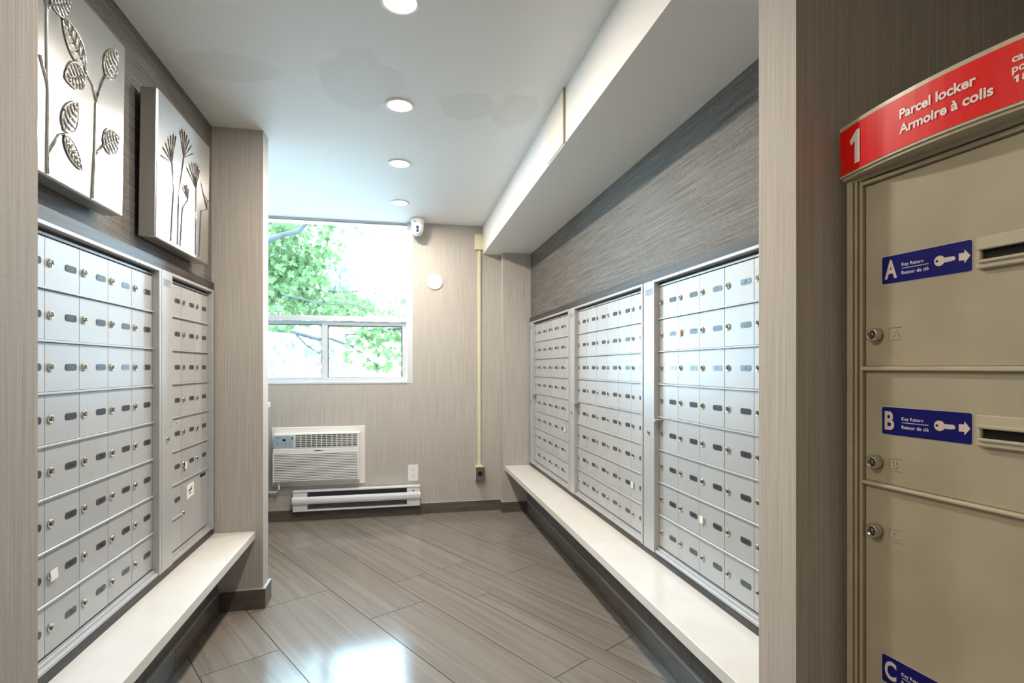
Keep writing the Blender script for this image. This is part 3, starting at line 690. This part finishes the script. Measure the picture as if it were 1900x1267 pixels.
# red header sign, bowed outwards
XC, HW = .222, .240
bow = lambda x: -.012-.034*(1-((x-XC)/HW)**2)
def bowed(q, x0, x1, za, zb, off, back=None, n=18):
    xs = [x0+(x1-x0)*i/n for i in range(n+1)]
    front = [(x, bow(x)-off) for x in xs]
    vb = [(x, y, za) for x, y in front]+[(x, y, zb) for x, y in front]
    bk = back if back is not None else .0
    vb += [(x, (bk if back is not None else y+.001), za) for x, y in front]+[(x, (bk if back is not None else y+.001), zb) for x, y in front]
    N = n+1; P = []
    for i in range(n):
        P += [(i, i+1, N+i+1, N+i), (2*N+i+1, 2*N+i, 3*N+i, 3*N+i+1), (N+i, N+i+1, 3*N+i+1, 3*N+i), (i+1, i, 2*N+i, 2*N+i+1)]
    P += [(0, N, 3*N, 2*N), (n, 2*N+n, 3*N+n, N+n)]
    q.tris(vb, P)
q = MB().use('locker_cream'); bowed(q, XC-HW+.006, XC+HW-.006, 1.604, 1.712, 0, back=.012); sg = q.build('header_sign', K, label='bowed red header sign reading 1 Parcel locker Armoire a colis')
q = MB().use('locker_paint'); bowed(q, XC-HW+.010, XC+HW-.010, 1.598, 1.604, -.004, back=.012); q.build('header_base', K)
q = MB().use('sign_red'); bowed(q, XC-HW+.0075, XC+HW-.0075, 1.6085, 1.7035, .001); q.build('red_face', sg)
q = MB().use('sign_tape'); bowed(q, XC-HW+.010, XC-HW+.023, 1.612, 1.642, .0014, n=2); q.build('tape_patch', sg)
on = lambda x, y, z: (x, bow(x)-.0022, z)
for s_, x, z, kw in (('1', .021, 1.6205, dict(height=.068, width=.028)), ('Parcel locker', .142, 1.6625, dict(width=.129)), ('Armoire \u00e0 colis', .1415, 1.6345, dict(width=.153)),
                    ('ca', .318, 1.672, dict(size=.0165)), ('po', .318, 1.656, dict(size=.0165)), ('1', .3195, 1.639, dict(height=.0112)), ('8', .330, 1.639, dict(height=.0112))):
    q = MB().use('sign_letter'); put_text(q, s_, x, z, 0, bold=.03, fn=on, **kw); q.build('lettering', sg, label='white lettering reading '+s_)

# ------------------------------------------------------------------ outdoors
struct('ground_outside', B(-40, 40, 4.7, 90, -.6, -.3, m='pavement'), 'pale pavement outside the window', 'ground')
LEAF = [(0, -.5), (.22, -.42), (.18, -.22), (.5, -.18), (.38, .02), (.46, .24), (.2, .18), (0, .52), (-.2, .18), (-.46, .24), (-.38, .02), (-.5, -.18), (-.18, -.22), (-.22, -.42)]
def foliage(name, parent, blobs, m, rnd):
    V, F = [], []
    for cx, cy, cz, rx, ry, rz, n, size in blobs:
        for _ in range(n):
            while True:
                a, b, c = rnd.uniform(-1, 1), rnd.uniform(-1, 1), rnd.uniform(-1, 1)
                if a*a+b*b+c*c < 1: break
            M = Matrix.Rotation(rnd.uniform(0, 6.28), 3, 'Z') @ Matrix.Rotation(rnd.gauss(R(65), R(30)), 3, 'X') @ Matrix.Rotation(rnd.uniform(0, 6.28), 3, 'Z')
            s = size*rnd.uniform(.65, 1.25); p = Vector((cx+a*rx, cy+b*ry, cz+c*rz)); i0 = len(V)
            for x, y in LEAF: V.append(p+M @ Vector((x*s, y*s, abs(x)*s*.25)))
            F.append(tuple(range(i0, i0+len(LEAF))))
    me = bpy.data.meshes.new(name); me.from_pydata([tuple(v) for v in V], [], F); me.materials.append(MATS[m])
    o = link(name, me, parent, kind='stuff'); return o
def tree(label, loc, branches, blobs, m, seed):
    T = thing('maple_tree', label, 'tree', loc); rnd = random.Random(seed); lx = Vector(loc)
    q = MB().use('bark')
    for i, (pts, r0, r1) in enumerate(branches):
        P = [Vector(p)-lx for p in pts]; n = len(P)
        Q = []
        for a, b in zip(P, P[1:]):
            for k in range(3): Q.append(a.lerp(b, k/3)+Vector((rnd.gauss(0, r0*.5), rnd.gauss(0, r0*.5), rnd.gauss(0, r0*.5)))*(0 if (a is P[0] and k == 0) else 1))
        Q.append(P[-1])
        rr = [r0+(r1-r0)*j/(len(Q)-1) for j in range(len(Q))]
        b_ = MB().use('bark').tube(Q, rr, 7); b_.build('trunk' if i == 0 else 'branch', T)
    q.bm.free()
    foliage('foliage', T, [(x-lx.x, y-lx.y, z-lx.z, a, b, c, n, s) for x, y, z, a, b, c, n, s in blobs], m, rnd)
    return T
tree('leafy maple filling the upper left of the window', (-3.6, 8.3, -.3),
     [([(-3.6, 8.3, -.3), (-3.5, 8.3, 1.6), (-3.3, 8.25, 2.4), (-3.0, 8.2, 3.6)], .16, .09),
      ([(-3.3, 8.25, 2.2), (-2.3, 7.5, 2.42), (-1.62, 7.3, 2.79), (-1.03, 7.25, 3.13), (-.7, 7.2, 3.45)], .055, .020),
      ([(-3.4, 8.25, 1.5), (-2.3, 7.9, 1.95), (-1.4, 7.8, 2.30), (-.75, 7.8, 2.22), (-.30, 7.8, 2.25)], .03, .005),
      ([(-1.5, 7.4, 2.15), (-1.0, 7.3, 2.02), (-.62, 7.25, 2.02), (-.35, 7.25, 1.95)], .012, .004), ([(-.9, 7.8, 2.22), (-.78, 7.8, 2.6)], .008, .004),
      ([(-3.4, 8.25, 1.9), (-2.0, 8.1, 2.35), (-1.6, 8.0, 2.50)], .02, .008)],
     [(-2.1, 8.1, 2.75, .75, .7, .75, 900, .12), (-1.55, 8.1, 2.25, .65, .7, .55, 800, .11), (-1.25, 8.1, 2.95, .50, .5, .42, 330, .11), (-.95, 7.9, 2.05, .6, .6, .30, 300, .10), (-.45, 7.9, 1.92, .55, .5, .20, 110, .085), (-2.6, 8.3, 3.4, 1.0, .8, .6, 400, .14), (-.75, 8.0, 3.30, .5, .5, .25, 60, .12), (-.25, 7.9, 1.95, .45, .4, .25, 60, .075), (-2.9, 8.3, 2.2, .7, .8, .7, 260, .14)], 'leaf_green', 3)
tree('maple with a leafy twig hanging behind the lower right pane', (1.35, 6.6, -.3),
     [([(1.35, 6.6, -.3), (1.3, 6.6, 1.2), (1.25, 6.6, 3.0)], .09, .05),
      ([(1.3, 6.6, 1.3), (.7, 6.55, 1.62), (.1, 6.5, 1.68), (-.35, 6.5, 1.62), (-.62, 6.5, 1.58)], .024, .009),
      ([(-.62, 6.5, 1.58), (-.58, 6.48, 1.45), (-.38, 6.45, 1.32), (-.16, 6.42, 1.13)], .009, .004)],
     [(-.30, 6.5, 1.56, .34, .3, .14, 70, .11), (-.12, 6.5, 1.40, .25, .25, .16, 34, .105), (-.05, 6.45, 1.20, .22, .2, .10, 18, .10), (-.52, 6.45, 1.33, .16, .2, .16, 14, .10), (.45, 6.5, 1.8, .5, .4, .4, 160, .11), (-.38, 6.45, 1.22, .2, .2, .10, 10, .10)], 'leaf_green', 5)
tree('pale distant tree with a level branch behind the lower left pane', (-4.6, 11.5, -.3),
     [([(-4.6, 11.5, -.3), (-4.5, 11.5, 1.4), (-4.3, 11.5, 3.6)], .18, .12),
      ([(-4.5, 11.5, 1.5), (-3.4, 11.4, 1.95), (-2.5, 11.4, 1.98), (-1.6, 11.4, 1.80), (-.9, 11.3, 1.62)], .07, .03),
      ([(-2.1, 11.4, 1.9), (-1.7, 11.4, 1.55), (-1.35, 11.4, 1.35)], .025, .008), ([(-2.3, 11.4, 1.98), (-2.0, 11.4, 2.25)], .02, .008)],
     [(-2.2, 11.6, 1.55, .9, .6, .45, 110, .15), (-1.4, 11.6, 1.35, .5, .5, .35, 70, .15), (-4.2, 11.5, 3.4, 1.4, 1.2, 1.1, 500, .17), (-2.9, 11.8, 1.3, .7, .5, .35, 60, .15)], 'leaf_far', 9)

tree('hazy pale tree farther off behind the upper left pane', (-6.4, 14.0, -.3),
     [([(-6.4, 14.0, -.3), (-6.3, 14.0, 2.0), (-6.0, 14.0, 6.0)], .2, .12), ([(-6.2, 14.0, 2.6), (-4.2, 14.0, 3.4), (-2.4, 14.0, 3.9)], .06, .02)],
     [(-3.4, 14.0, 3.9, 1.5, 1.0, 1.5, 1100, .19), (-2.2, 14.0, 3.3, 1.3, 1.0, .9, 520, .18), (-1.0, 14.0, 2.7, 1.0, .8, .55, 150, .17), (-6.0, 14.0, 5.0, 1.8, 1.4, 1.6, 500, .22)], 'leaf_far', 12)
